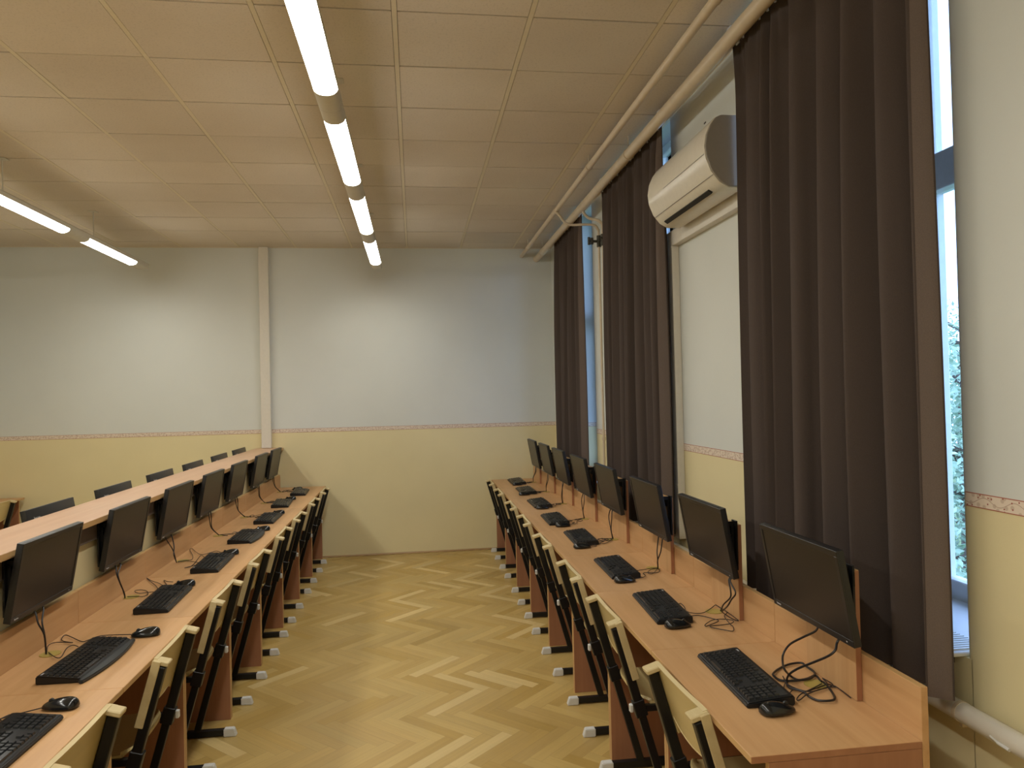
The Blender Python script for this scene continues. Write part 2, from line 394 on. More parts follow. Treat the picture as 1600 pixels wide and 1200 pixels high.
def build_ceiling():
    me = bpy.data.meshes.new('ceiling'); bm = bmesh.new(); cl = bm.loops.layers.float_color.new('tone')
    rnd = random.Random(5)
    def box(x0, x1, y0, y1, z0, z1, mi, t=1.0, tilt=0, dark=False):
        vs = [bm.verts.new((x, y, z+(tilt*(y-y0) if z == z0 else 0))) for x in (x0, x1) for y in (y0, y1) for z in (z0, z1)]
        for q in ((0, 1, 3, 2), (4, 5, 7, 6), (0, 4, 6, 2), (1, 3, 7, 5), (0, 1, 5, 4), (2, 6, 7, 3)):
            f = bm.faces.new([vs[i] for i in q]); f.material_index = mi
            for lp in f.loops: lp[cl] = (t, t, t, 1)
    px, py = .5635, .503
    xs = [-.05+px*i for i in range(-8, 4)]; xs = [x for x in xs if XL-.6 < x < XR+.1]
    ys = [3.005+py*i for i in range(-11, 11)]
    for i in range(len(xs)):
        xa = xs[i]+.0115; xb = (xs[i+1] if i+1 < len(xs) else XR+.02)-.0115
        xa = max(xa, XL-.02); xb = min(xb, XR+.02 if i+1 >= len(xs) else xb)
        if xb-xa < .03: continue
        for j in range(len(ys)):
            ya, yb = ys[j], min(ys[j]+py, YF+.01)
            if yb-ya < .02: continue
            dz = rnd.random()*.003; t = rnd.gauss(1, .025)
            box(xa+.001, xb-.001, ya+.0042+rnd.random()*.0035, yb-.0032, ZC+dz, ZC+.02, 0, t, tilt=rnd.uniform(-.002, .002))
    for x in xs:      # carrying bars: a pale flange with a thin shadow gap each side
        box(x-.0105, x+.0105, YN-.05, YF+.01, ZC+.001, ZC+.02, 1)
    box(XL-.05, XR+.0, YN-.05, YF+.01, ZC+.021, ZC+.06, 2)
    for s in ((XL-.02, XL+.02), (XR-.004, XR+.012)): box(s[0], s[1], YN, YF, ZC-.001, ZC+.02, 1)
    box(XL, XR, YF-.018, YF+.01, ZC-.001, ZC+.0195, 1)
    bmesh.ops.recalc_face_normals(bm, faces=bm.faces)
    bm.to_mesh(me); bm.free()
    for k in ('tile', 'ceiling_grid', 'plenum'): me.materials.append(M[k])
    o = bpy.data.objects.new('ceiling', me); COL.objects.link(o); structure(o)
build_ceiling()

structure(MB().box(XL-.2, XR+.5, YF, YF+.2, -.1, 3.6).build('wall_far', M['wall']))
structure(MB().box(XL-.2, XL, YN-.2, YF, -.1, 3.6).build('wall_left', M['wall']))
structure(MB().box(XL-.2, XR+.5, YN-.2, YN, -.1, 3.6).build('wall_near', M['wall']))

NICHES = [(1.863, 3.06), (4.075, 5.28), (5.985, 7.26)]
def rounded_pier(y0, y1, r0, r1):
    """footprint of a pier between niches, room-side corners rounded"""
    p = [(XG+.13, y0)]
    if r0:
        for k in range(7): a = math.pi/2*k/6; p.append((XR+r0-r0*math.sin(a), y0+r0-r0*math.cos(a)))
    else: p.append((XR, y0))
    if r1:
        for k in range(7): a = math.pi/2*k/6; p.append((XR+r1-r1*math.cos(a), y1-r1+r1*math.sin(a)))
    else: p.append((XR, y1))
    p.append((XG+.13, y1)); return p
wr = MB()
edges = [YN]+[v for n in NICHES for v in n]+[YF]
for i in range(0, len(edges), 2):
    wr.prism(rounded_pier(edges[i], edges[i+1], 0 if i == 0 else .022, 0 if i == len(edges)-2 else .022), -.1, 3.6, 'Z')
for (a, b) in NICHES:
    wr.box(XR, XG+.13, a-.024, b+.024, -.1, ZS)
    wr.box(XR, XG+.13, a, b, ZT, 3.6)
    wr.box(XR, XR+.012, a-.024, b+.024, ZC+.002, ZT)
structure(wr.build('wall_right', M['wall'], ang=50))

# printed border running round the room
tr = MB()
e = .0012
tr.box(XL, -1.5498, YF-e, YF, B0, B1).box(-1.4544, XR, YF-e, YF, B0, B1)
structure(tr.build('trim_1', M['border']))
tr = MB()
for i in range(0, len(edges), 2):
    a, b = edges[i], edges[i+1]
    tr.box(XR-e, XR, a+(.02 if i else 0), b-.02 if b < YF else b, B0, B1)
for (a, b) in NICHES:
    tr.box(XR+.015, XG-.03, b-e, b, B0, B1)
structure(tr.build('trim_2', M['border']))
structure(MB().box(XL, XL+e, YN, YF, B0, B1).build('trim_3', M['border']))

# low wooden strip where the far wall meets the parquet
sk = MB()
sk.prism([(YF-.014, 0), (YF, 0), (YF, .016), (YF-.004, .016), (YF-.014, .006)], XL, XR, 'X')
structure(sk.build('baseboard_far', M['base']))
structure(MB().box(XL, XL+.014, YN, YF-.014, 0, .016, bev=.002).build('baseboard_left', M['base']))
structure(MB().box(XR-.014, XR, YN, YF-.014, 0, .016, bev=.002).build('baseboard_right', M['base']))

# boxed-in column on the far wall
structure(MB().box(-1.5498, -1.4544, YF-.055, YF, 1.148, ZC, bev=.003).build('trim_4', M['duct']))

# half-height wall that carries the screens of the left rows
HX = -1.4825
structure(MB().box(HX-.080, HX+.080, 1.68, YF, 0, 1.118).build('wall_middle', M['wall']))

# windows
for i, (a, b) in enumerate(NICHES):
    w = bpy.data.objects.new('window_%d' % (i+1), None); COL.objects.link(w); w.location = (XG, (a+b)/2, ZS); structure(w)
    h = (b-a)/2; f = MB(); H = ZT-ZS; d = .03
    f.box(-d, d, -h, -h+.065, 0, H, bev=.004).box(-d, d, h-.065, h, 0, H, bev=.004)
    f.box(-d, d, -h, h, .0, .075, bev=.004).box(-d, d, -h, h, H-.06, H, bev=.004)
    f.box(-d, d, -.06, .06, .0, H, bev=.004)
    zt0, zt1 = 2.312-ZS, 2.442-ZS
    f.box(-d-.01, d, -h, h, zt0, zt1, bev=.004)
    f.box(-d-.014, -d+.01, -.035, .035, 0, zt0, bev=.003)
    f.build('window_frame', M['frame'], w)
    MB().box(-.003, .003, -h+.05, h-.05, .06, H-.05).build('window_pane', M['glass'], w)
    MB().box(-d-.038, -d-.012, -.012, .012, .62, .72, bev=.003).box(-d-.05, -d-.034, -.012, .10, .70, .72, bev=.003).build('window_handle', M['alu'], w)
    s = MB().box(XR-XG-.045, -d, -h+.001 if True else 0, h-.001, -.0, .012, bev=.003)
    if i == 0:
        for k in range(9): s.box(XR-XG-.03, XR-XG+.09, -h+.02+k*.016, -h+.028+k*.016, .012, .016)
    s.build('window_sill', M['frame'], w)
    if i == 0:      # dark clips with pale cord loops hanging from the near end of the sill
        for q, dy in enumerate((.022, .050)):
            x = XR-XG-.030; y = -h+dy
            MB().box(x-.009, x+.009, y-.008, y+.008, -.020, -.0005, bev=.002).build('sill_clip', M['black_plastic'], w)
            MB().tube(spline([(x-.006, y, -.018), (x-.010, y, -.040), (x-.002, y, -.058), (x+.007, y, -.040), (x+.005, y, -.018)], 4), .0016, 6).build('cord_loop', M['alu'], w)

# ------------------------------------------------------------------ outdoors
def tree(name, x, y, zb, zt, rad, label, n=5200, seed=1, lean=0):
    rnd = random.Random(seed); t = thing(name, label, 'tree', (x, y, zb), 0, None)
    k = MB(); H = zt-zb
    k.tube(spline([(0, 0, 0), (.05, .1, H*.3), (-.08, .05, H*.6), (lean, 0, H*.95)], 5), [.2*(1-i/16)+.02 for i in range(16)], 8)
    for i in range(16):
        a = rnd.random()*6.28; z = H*(.25+.65*rnd.random()); r = rad*(.5+.4*rnd.random())
        k.tube(spline([(0, 0, z), (math.cos(a)*r*.5, math.sin(a)*r*.5, z+.3), (math.cos(a)*r, math.sin(a)*r, z+.7)], 3), [.06-.0075*j for j in range(7)], 5)
    k.build('trunk', M['bark'], t)
    b = bmesh.new()
    cl = [(rnd.gauss(0, rad*.42), rnd.gauss(0, rad*.42), H*(.2+.78*rnd.random())) for _ in range(60)]
    for i in range(n):
        c = rnd.choice(cl); p = Vector((c[0]+rnd.gauss(0, .28), c[1]+rnd.gauss(0, .28), min(c[2]+rnd.gauss(0, .26), H)))
        d1 = Vector((rnd.gauss(0, 1), rnd.gauss(0, 1), rnd.gauss(0, .6))).normalized(); d2 = d1.cross(Vector((rnd.gauss(0, 1), rnd.gauss(0, 1), rnd.gauss(0, 1)))).normalized()
        s = .045+.035*rnd.random()
        b.faces.new([b.verts.new(p-d1*s), b.verts.new(p-d2*s*.45), b.verts.new(p+d1*s), b.verts.new(p+d2*s*.45)])
    me = bpy.data.meshes.new('leaves'); b.to_mesh(me); b.free(); me.materials.append(M['leaf'])
    o = bpy.data.objects.new('foliage', me); COL.objects.link(o); o.parent = t; o['kind'] = 'stuff'
tree('leafy_tree', 8.1, 9.7, -4.0, 2.2, 1.9, 'leafy tree seen through the slit beside the nearest curtain', 9000, 3)
tree('tall_tree', 13.2, 16.2, -4.0, 3.9, 2.6, 'taller darker tree rising behind the leafy tree outside the nearest window', 7000, 8)
structure(MB().box(2.6, 60, -40, 60, -4.2, -4.0).build('ground_outside', M['lawn']))

# ------------------------------------------------------------------ ceiling lights
def make_light():
    t = thing('ceiling_light', 'x', 'ceiling light')
    L = 1.333; w = .052; zt = .085
    def prof(r, z0):   # shallow half-oval trough
        return [(-r*math.cos(math.pi*k/12), z0-.032*math.sin(math.pi*k/12)*(r/w)) for k in range(13)]
    body = prof(w, .042)+[(w, .07), (w*.72, zt), (-w*.72, zt), (-w, .07)]
    MB().prism(body, -L/2, -L/2+.147, 'Y').prism(body, L/2-.185, L/2, 'Y').prism([(-w*.99, .043), (w*.99, .043), (w, .07), (w*.72, zt), (-w*.72, zt), (-w, .07)], -L/2+.147, L/2-.185, 'Y').build('lamp_housing', M['housing'], t)
    MB().prism(prof(w*.965, .0425), -L/2+.1471, L/2-.1851, 'Y').build('diffuser', M['diffuser'], t)
    li = bpy.data.lights.new('tube_light', 'AREA'); li.shape = 'RECTANGLE'; li.size = .084; li.size_y = L-.34
    li.energy = LAMP_WATTS; li.color = LAMP_COLOR; li.spread = math.radians(160)
    lo = bpy.data.objects.new('tube_light', li); COL.objects.link(lo); lo.location = (0, -.02, .0085); lo.parent = t
    MB().tube([(0, -.32, zt), (0, -.32, ZC-2.896)], .004, 6).box(-.03, .03, -.35, -.29, ZC-2.898, ZC-2.8955).build('suspension_rod', M['housing'], t)
    return t
light = make_light(); first = True
LIGHTN = {'right': ['next to the far wall', 'second from the far wall', 'third from the far wall', 'cut off by the top of the picture', 'directly ahead above the camera', 'directly above the camera', 'behind the camera'],
 'left': ['next to the far wall', 'cut by the left edge', 'third from the far wall', 'fourth from the far wall', 'level with the nearest desks', 'level with the camera', 'behind the camera']}
ends = []
for rx, rn in ((-.345, 'right'), (-2.56, 'left')):
    for k in range(7):
        y = 6.678-1.335*k
        lab = 'lit tube light of the %s ceiling row, %s' % (rn, LIGHTN[rn][k])
        g = 'tube lights hung in two rows'
        if first: o = light; first = False; o['label'] = lab; o['group'] = g; o.location = (rx, y, 2.895)
        else: o = dup(light, (rx, y, 2.895), 0, lab, g)
        if k == 0: ends.append(o)
for o in ends:
    MB().prism([(-.050, .052), (-.044, .03), (.044, .03), (.050, .052), (.050, .07), (.037, .085), (-.037, .085), (-.050, .07)], .6675, .80, 'Y').build('end_piece', M['housing'], o)

# ------------------------------------------------------------------ desks
Y0, MOD = 1.700, .7575
TOP = .74
def ymid(k): return Y0+MOD*(k+.5)
LX = -.9219+.7866        # the left row is the right row turned round and shifted

def make_desk(boarded):
    """local: x = 0 at the front edge, +x towards the wall, y centred on the desk"""
    t = thing('computer_desk', 'x', 'desk'); h = MOD/2-.0011
    MB().box(0, .4495, -h, h, TOP-.018, TOP, bev=.0012).build('desktop', M['desk'], t)
    MB().box(-.0008, .0006, -h+.001, h-.001, TOP-.0168, TOP-.0012).build('edge_band', M['edge'], t.children[0])
    for s in (-1, 1): MB().box(.001, .4485, min(s*h, s*(h+.0006)), max(s*h, s*(h+.0006)), TOP-.0168, TOP-.0012).build('side_band', M['panel'], t.children[0])  # darker strips: the unlit look of the end edges put into the colour
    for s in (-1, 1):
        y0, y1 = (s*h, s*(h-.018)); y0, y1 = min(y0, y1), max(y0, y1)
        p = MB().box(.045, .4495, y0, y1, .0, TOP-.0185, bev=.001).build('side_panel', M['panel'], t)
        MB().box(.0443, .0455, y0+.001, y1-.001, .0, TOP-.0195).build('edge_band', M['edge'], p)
    bk = MB().box(.4505, .4695, -h, h, .12, .872, bev=.0012).build('back_panel', M['desk'], t)
    MB().box(.4512, .4688, -h+.001, h-.001, .8715, .8728).build('edge_band', M['edge'], bk)
    MB().tube([(.385, 0, TOP), (.385, 0, TOP+.0025)], .034, 24).build('cable_grommet', M['grommet'], t)
    if boarded:
        bd = MB().box(.4320, .4498, -.132, .132, TOP+.0005, 1.107, bev=.0012).build('screen_board', M['desk_x'], t)
        MB().box(.4328, .4490, -.131, .131, 1.1065, 1.1078).build('edge_band', M['edge'], bd)
        MB().box(.4330, .4490, -.1326, -.1316, TOP+.001, 1.106).build('side_band', M['panel'], bd)
    MB().tube([(.20, -h+.0185, .62), (.20, -h+.021, .62)], .006, 12).tube([(.20, -h+.0185, .25), (.20, -h+.021, .25)], .006, 12).build('bolt', M['steel'], t)
    return t
dR = make_desk(True); dL = make_desk(False)
for k in range(8):
    lab = 'beech laminate desk with upright screen board, window side row, '+ORD[k]
    if k == 0: dR.location = (.787, ymid(0), 0); dR['label'] = lab; dR['group'] = 'desks of the window side row'
    else: dup(dR, (.787, ymid(k), 0), 0, lab, 'desks of the window side row')
for k in range(8):
    lab = 'beech laminate desk under the ledge, row left of the aisle, '+ORD[k]
    if k == 0: dL.location = (-.9219, ymid(0), 0); dL.rotation_euler = (0, 0, math.pi); dL['label'] = lab; dL['group'] = 'desks of the row left of the aisle'
    else: dup(dL, (-.9219, ymid(k), 0), math.pi, lab, 'desks of the row left of the aisle')
dup(dL, (-3.79, ymid(7), 0), math.pi, 'beech laminate desk end glimpsed at the far left edge beyond the ledge', 'desks')

# ------------------------------------------------------------------ ledge on the half wall
lg = thing('wooden_ledge', 'long pale beech ledge capping the half wall between the left rows', 'ledge', (HX, 1.68, 1.12))
LL = YF-1.68-.002
MB().box(-.1375, .1375, 0, LL, .0, .025, bev=.0015).build('ledge_board', M['ledge'], lg)
MB().box(.137, .1384, 0, LL, .0015, .0235).box(-.1384, -.137, 0, LL, .0015, .0235).build('edge_band', M['edge'], lg)
for s in (-1, 1):
    MB().box(min(s*.0805, s*.0985), max(s*.0805, s*.0985), 0, LL, -.078, -.001, bev=.001).build('batten', M['batten'], lg)

# ------------------------------------------------------------------ monitors
def make_monitor(arm, cheek=.128):
    """local: origin at the middle of the top front edge; screen faces -x, leans forward; arm = reach to the support"""
    t = thing('monitor', 'x', 'monitor'); W, H, D = .447, .268, .020
    a = math.radians(10); m = Matrix.Rotation(-a, 4, 'Y')     # bottom swings towards +x
    b = MB()
    b.box(0, D, -W/2, W/2, -H, 0, bev=.0022, mtx=m, seg=2)
    hull = b.build('housing', M['monitor'], t)
    MB().prism([(-W/2+.05, -H+.035), (W/2-.05, -H+.035), (W/2-.03, -H+.07), (W/2-.05, -.068), (-W/2+.05, -.068), (-W/2+.03, -H+.07)], D-.001, D+.012, 'X', bev=.004, mtx=m).build('rear_casing', M['black_plastic'], t)
    fr = MB()
    for q in ((-W/2, W/2, -.016, 0), (-W/2, W/2, -H, -H+.019), (-W/2, -W/2+.015, -H+.019, -.016), (W/2-.015, W/2, -H+.019, -.016)):
        fr.box(-.003, .001, q[0], q[1], q[2], q[3], bev=.0008, mtx=m)
    fr.build('bezel', M['monitor'], t)
    MB().box(-.0012, .0005, -W/2+.015, W/2-.015, -H+.019, -.016, mtx=m).build('screen', M['screen'], t)
    for k in range(5): pass
    MB().box(-.0036, -.0028, -W/2+.03, -W/2+.034, -H+.008, -H+.011, mtx=m).build('power_light', M['mark'], t)
    # small silver word under the screen at the viewer's left, and one on the back
    for nm, size, x, y, z, back in (('front_lettering', .0095, -.0034, W/2-.035, -H+.0095, False), ('rear_lettering', .020, D+.0005, -.140, -.043, True)):
        me = text_mesh('lenovo', size); me.materials.clear(); me.materials.append(M['mark'])
        if back: R = Matrix.Rotation(math.pi/2, 4, 'Z') @ Matrix.Rotation(math.pi/2, 4, 'X')
        else: R = Matrix.Rotation(-math.pi/2, 4, 'Z') @ Matrix.Rotation(math.pi/2, 4, 'X')
        me.transform(m @ Matrix.Translation((x, y, z)) @ R)
        o = bpy.data.objects.new(nm, me); COL.objects.link(o); o.parent = t
    # bracket: slotted plate behind the casing, two slotted cheeks reaching to the support
    br = MB()
    zt, zb = -.064, -.245
    def xb(z): return (D+.004)*math.cos(a)+(-z)*math.sin(a)+.006
    for s in (-1, 1):
        y = s*cheek
        x_t, x_b = xb(zt), xb(zb)
        if arm-x_b > .004:
            br.prism([(x_t, zt), (arm-.006, zt), (arm-.006, zt-.016), (x_t+.012, zt-.016)], y-.002, y+.002, 'Y')
            br.prism([(x_t, zt), (x_t+.014, zt-.005), (x_b+.010, zb+.005), (x_b, zb)], y-.002, y+.002, 'Y')
            br.prism([(arm-.018, zt-.01), (arm-.006, zt-.01), (arm-.006, zb), (arm-.018, zb)], y-.002, y+.002, 'Y')
            br.prism([(x_b, zb+.03), (arm-.006, zb+.03), (arm-.006, zb), (x_b, zb)], y-.002, y+.002, 'Y')
        br.box(arm-.008, arm-.0005, y-.020, y+.020, zb-.004, zt+.004, bev=.001)
    br.box(arm-.006, arm-.0008, -cheek-.02, cheek+.02, zt-.055, zt-.015).box(arm-.006, arm-.0008, -cheek-.02, cheek+.02, zb+.02, zb+.05)
    br.build('mounting_bracket', M['black_metal'], t)
    return t
MONR = [2.085, 2.843, 3.566, 4.348, 5.081, 5.805, 6.465, 7.131]
MONL = [2.872, 3.617, 4.335, 5.042, 5.756, 6.560, 7.227]
MONB = [2.85, 3.63, 4.36, 5.11, 5.83, 6.58, 7.29]
CAB = {"r0":{"mon":[[[1.165,2.061,0.905],[1.146,2.101,0.875],[1.127,2.144,0.841],[1.108,2.15,0.811],[1.089,2.118,0.796],[1.07,2.071,0.795],[1.126,2.148,0.744],[1.131,2.111,0.744],[1.155,2.103,0.744],[1.185,2.119,0.744],[1.213,2.157,0.744],[1.225,2.204,0.744],[1.209,2.23,0.744],[1.171,2.232,0.743],[1.124,2.208,0.744],[1.082,2.167,0.743],[1.073,2.142,0.744],[1.08,2.116,0.744],[1.116,2.106,0.744],[1.157,2.106,0.744],[1.198,2.127,0.743],[1.196,2.098,0.743],[1.193,2.083,0.744]],[[1.165,1.949,0.906],[1.15,1.933,0.893],[1.135,1.944,0.874],[1.12,2.0,0.837],[1.105,2.061,0.798],[1.09,2.083,0.774],[1.097,2.112,0.744],[1.079,2.071,0.744],[1.081,2.042,0.744],[1.099,2.024,0.743],[1.102,1.987,0.744],[1.112,1.958,0.744],[1.144,1.948,0.744],[1.164,1.966,0.744],[1.181,2.008,0.743],[1.192,2.054,0.743],[1.192,2.074,0.744]]],"kb":[[[1.052,2.014,0.744],[1.079,2.037,0.743],[1.112,2.026,0.744],[1.165,2.049,0.744],[1.198,2.063,0.744],[1.205,2.096,0.744],[1.239,2.105,0.744],[1.266,2.107,0.744],[1.258,2.081,0.744],[1.224,2.053,0.744],[1.185,2.041,0.743],[1.143,2.025,0.744],[1.096,1.997,0.744],[1.062,1.972,0.743],[1.058,1.982,0.744],[1.086,2.008,0.743],[1.137,2.036,0.744],[1.185,2.07,0.744]]],"ms":[[[1.001,1.962,0.744],[1.056,2.053,0.744],[1.088,2.104,0.744],[1.103,2.147,0.744],[1.083,2.075,0.743],[1.114,2.017,0.744],[1.185,2.041,0.743],[1.22,2.039,0.744],[1.24,2.026,0.743],[1.233,1.989,0.744],[1.211,1.961,0.744],[1.21,1.984,0.743],[1.229,2.028,0.744],[1.207,2.051,0.743],[1.195,2.073,0.744]]]},"r1":{"mon":[[[1.165,2.668,0.906],[1.165,2.654,0.87],[1.165,2.66,0.843],[1.165,2.723,0.8],[1.193,2.818,0.744]],[[1.165,2.655,0.905],[1.165,2.611,0.874],[1.165,2.651,0.838],[1.165,2.688,0.803],[1.194,2.811,0.744]]],"kb":[[[1.052,2.868,0.744],[1.055,2.909,0.744],[1.068,2.949,0.744],[1.08,2.953,0.744],[1.071,2.892,0.744],[1.058,2.841,0.743],[1.08,2.816,0.744],[1.119,2.814,0.744],[1.169,2.857,0.744],[1.204,2.898,0.744],[1.218,2.895,0.744],[1.219,2.86,0.744],[1.218,2.793,0.744],[1.208,2.688,0.744],[1.196,2.727,0.744],[1.192,2.779,0.743],[1.193,2.818,0.744]]],"ms":[[[1.012,2.735,0.744],[1.039,2.767,0.744],[1.077,2.784,0.744],[1.102,2.773,0.744],[1.12,2.731,0.744],[1.133,2.698,0.744],[1.1,2.674,0.744],[1.065,2.652,0.744],[1.066,2.664,0.744],[1.117,2.713,0.744],[1.163,2.722,0.744],[1.187,2.698,0.744],[1.18,2.67,0.744],[1.157,2.657,0.744],[1.114,2.654,0.744],[1.076,2.644,0.744],[1.078,2.621,0.743],[1.112,2.597,0.744],[1.138,2.58,0.743],[1.156,2.622,0.744],[1.158,2.65,0.744],[1.179,2.75,0.744],[1.202,2.784,0.744],[1.224,2.798,0.744],[1.269,2.863,0.744],[1.302,2.898,0.744],[1.257,2.872,0.744],[1.202,2.83,0.744]]]},"r2":{"mon":[[[1.165,3.504,0.848],[1.165,3.5,0.807],[1.188,3.565,0.744]],[[1.165,3.446,0.86],[1.165,3.469,0.832],[1.165,3.501,0.797],[1.186,3.562,0.744]]],"kb":[[[1.074,3.541,0.744],[1.115,3.547,0.744],[1.153,3.573,0.744],[1.189,3.576,0.744]]],"ms":[[[1.012,3.386,0.744],[1.058,3.398,0.744],[1.082,3.44,0.744],[1.086,3.488,0.744],[1.11,3.486,0.744],[1.154,3.472,0.744],[1.182,3.526,0.744],[1.181,3.567,0.744],[1.141,3.535,0.744],[1.107,3.483,0.744],[1.13,3.472,0.744],[1.182,3.556,0.744]]]},"l1":{"mon":[[[-1.345,2.819,0.893],[-1.333,2.81,0.859],[-1.32,2.823,0.814],[-1.318,2.83,0.744]],[[-1.345,2.874,0.894],[-1.333,2.837,0.856],[-1.32,2.827,0.808],[-1.316,2.827,0.743]]],"kb":[[[-1.234,2.884,0.744],[-1.259,2.9,0.744],[-1.269,2.874,0.744],[-1.249,2.791,0.744],[-1.252,2.768,0.744],[-1.282,2.797,0.744],[-1.315,2.843,0.744]]],"ms":[[[-1.081,2.993,0.744],[-1.195,2.996,0.744],[-1.23,2.959,0.744],[-1.248,2.948,0.744],[-1.308,3.004,0.744],[-1.344,3.034,0.743],[-1.341,2.996,0.743],[-1.316,2.962,0.744],[-1.272,2.931,0.744],[-1.334,2.951,0.744],[-1.356,2.931,0.744],[-1.322,2.844,0.744]]]},"l2":{"mon":[[[-1.345,3.529,0.893],[-1.337,3.51,0.87],[-1.328,3.52,0.827],[-1.32,3.547,0.773],[-1.321,3.557,0.744]],[[-1.345,3.58,0.89],[-1.337,3.527,0.869],[-1.328,3.512,0.842],[-1.32,3.53,0.794],[-1.324,3.567,0.744]]],"kb":[[[-1.211,3.642,0.744],[-1.223,3.638,0.744],[-1.255,3.645,0.744],[-1.285,3.639,0.744],[-1.312,3.658,0.744],[-1.322,3.687,0.744],[-1.301,3.702,0.744],[-1.268,3.675,0.744],[-1.237,3.602,0.744],[-1.247,3.566,0.744],[-1.276,3.585,0.744],[-1.32,3.582,0.744]]],"ms":[[[-1.197,3.828,0.744],[-1.225,3.834,0.744],[-1.254,3.871,0.744],[-1.209,3.773,0.744],[-1.224,3.764,0.744],[-1.26,3.813,0.744],[-1.319,3.886,0.744],[-1.36,3.948,0.744],[-1.321,3.871,0.744],[-1.251,3.754,0.744],[-1.22,3.684,0.744]]]},"l3":{"mon":[[[-1.345,4.208,0.885],[-1.333,4.264,0.823],[-1.32,4.259,0.786],[-1.324,4.297,0.744]],[[-1.345,4.3,0.882],[-1.333,4.289,0.834],[-1.32,4.241,0.798],[-1.322,4.293,0.744]]],"kb":[[[-1.191,4.374,0.744],[-1.233,4.439,0.744],[-1.226,4.339,0.744],[-1.215,4.243,0.744],[-1.212,4.153,0.744],[-1.232,4.132,0.744],[-1.228,4.157,0.744],[-1.195,4.202,0.744],[-1.196,4.248,0.744],[-1.275,4.304,0.744],[-1.318,4.301,0.744]]],"ms":[[[-1.125,4.515,0.744],[-1.138,4.502,0.744],[-1.182,4.561,0.744],[-1.213,4.516,0.744],[-1.242,4.472,0.744],[-1.295,4.557,0.744],[-1.351,4.679,0.744],[-1.354,4.647,0.744],[-1.316,4.541,0.743],[-1.275,4.429,0.744],[-1.26,4.348,0.744],[-1.293,4.336,0.744],[-1.319,4.305,0.743]]]}}
def clampx(pts, xm):
    out = []
    for i, p in enumerate(pts):
        x = min(p[0], xm) if xm > 0 else max(p[0], xm)
        z = p[2]
        if z < .75: z = .7445+.0035*(.5+.5*math.sin(i*1.7))
        out.append((x, p[1], z))
    return out
def rel(pts, loc, rz):
    mi = (Matrix.Translation(loc) @ Matrix.Rotation(rz, 4, 'Z')).inverted(); return [tuple(mi @ Vector(p)) for p in pts]
mR = make_monitor(1.2188-1.12); mL = make_monitor(.0828, .172)
def generic_mon(loc, rz, gx, gy, seed):
    r = random.Random(seed); s = 1 if rz == 0 else -1; out = []
    for j, dy in enumerate((-.02, .025)):
        x0 = loc[0]+s*.045; z0 = .915
        yy = loc[1]+dy
        out.append([(x0, yy, z0), (x0-s*.006, yy+r.uniform(-.02, .02), .87), (x0-s*.004, yy+(gy-yy)*.6+r.uniform(-.01, .01), .80), (gx+r.uniform(-.004, .004), gy, .7445)])
    return out
def loopy(a, b, seed, s, n=2, amp=.05):
    """a cord lying on the desk from a to b, with a couple of loose loops"""
    r = random.Random(seed); pts = [a]; a = Vector(a); b = Vector(b); d = b-a
    for i in range(1, n+1):
        c = a+d*(i/(n+1)+.12*r.uniform(-1, 1)); rad = amp*r.uniform(.35, .7); a0 = r.random()*6.28; sg = r.choice((-1, 1))
        for k in range(5):
            an = a0+sg*k*1.25; pts.append((c.x+rad*math.cos(an)*.7, c.y+rad*math.sin(an)*1.2, .7445+.0008*k))
    pts.append(tuple(b)); return pts
def cord(name, pts, r, mat, parent, loc, rz):
    return MB().tube(spline(rel(pts, loc, rz), 5), r, 6, ang_mat(mat)).build(name, None, parent)
def ang_mat(m): return m
def put_monitors():
    for row, ys, x, z, rz, proto, nm in (('R', MONR, 1.12, 1.184, 0, mR, 'window side row'), ('L', MONL, -1.3, 1.168, math.pi, mL, 'row left of the aisle')):
        for k, y in enumerate(ys):
            kk = k if row == 'R' else k+1
            loc = (x, y, z)
            if row == 'R': lab = 'black monitor on the upright board of the %s, %s' % (nm, ORD[kk])
            else: lab = 'black monitor hung under the ledge, facing the aisle, '+(['nearest the camera', 'second from the camera', 'third from the camera', 'fourth from the camera', 'third from the far wall', 'second from the far wall', 'nearest the far wall'][k])
            if k == 0: t = proto; t.location = loc; t.rotation_euler = (0, 0, rz); t['label'] = lab; t['group'] = 'monitors of the '+nm
            else: t = dup(proto0[row], loc, rz, lab, 'monitors of the '+nm)
            if k == 0: proto0[row] = t; pend.append(t)
            todo.append((row, k, t, loc, rz))
proto0 = {}; pend = []; todo = []
put_monitors()
blabs = ['nearest the camera', 'second from the camera', 'third from the camera', 'fourth from the camera', 'third from the far wall', 'second from the far wall', 'nearest the far wall']
for k, y in enumerate(MONB[1:]):
    nm = ['nearest the camera', 'second from the camera', 'third from the camera', 'third from the far wall', 'second from the far wall', 'nearest the far wall'][k]
    t = dup(mL, (-1.672, y-.02, 1.178), 0, 'back of a black monitor rising above the pale ledge, '+nm, 'monitors facing away behind the ledge')
for row, k, t, loc, rz in todo:
    s = 1 if rz == 0 else -1
    key = ('r%d' % k) if row == 'R' else ('l%d' % (k+1))
    gx = .787+.385 if row == 'R' else -.9219-.385
    kk = k if row == 'R' else k+1
    gy = ymid(kk)
    xm = 1.212 if row == 'R' else -1.366
    if key in CAB and CAB[key]['mon']: paths = [clampx(p, xm) for p in CAB[key]['mon']]
    else: paths = generic_mon(loc, rz, gx, gy, 10+k+(50 if row == 'L' else 0))
    for p in paths:
        p = [(p[0][0]+s*.010, p[0][1], loc[2]-.262)]+list(p)
        cord('cable', p, .0034 if key == 'r0' else .0030, M['cable'], t, loc, rz)

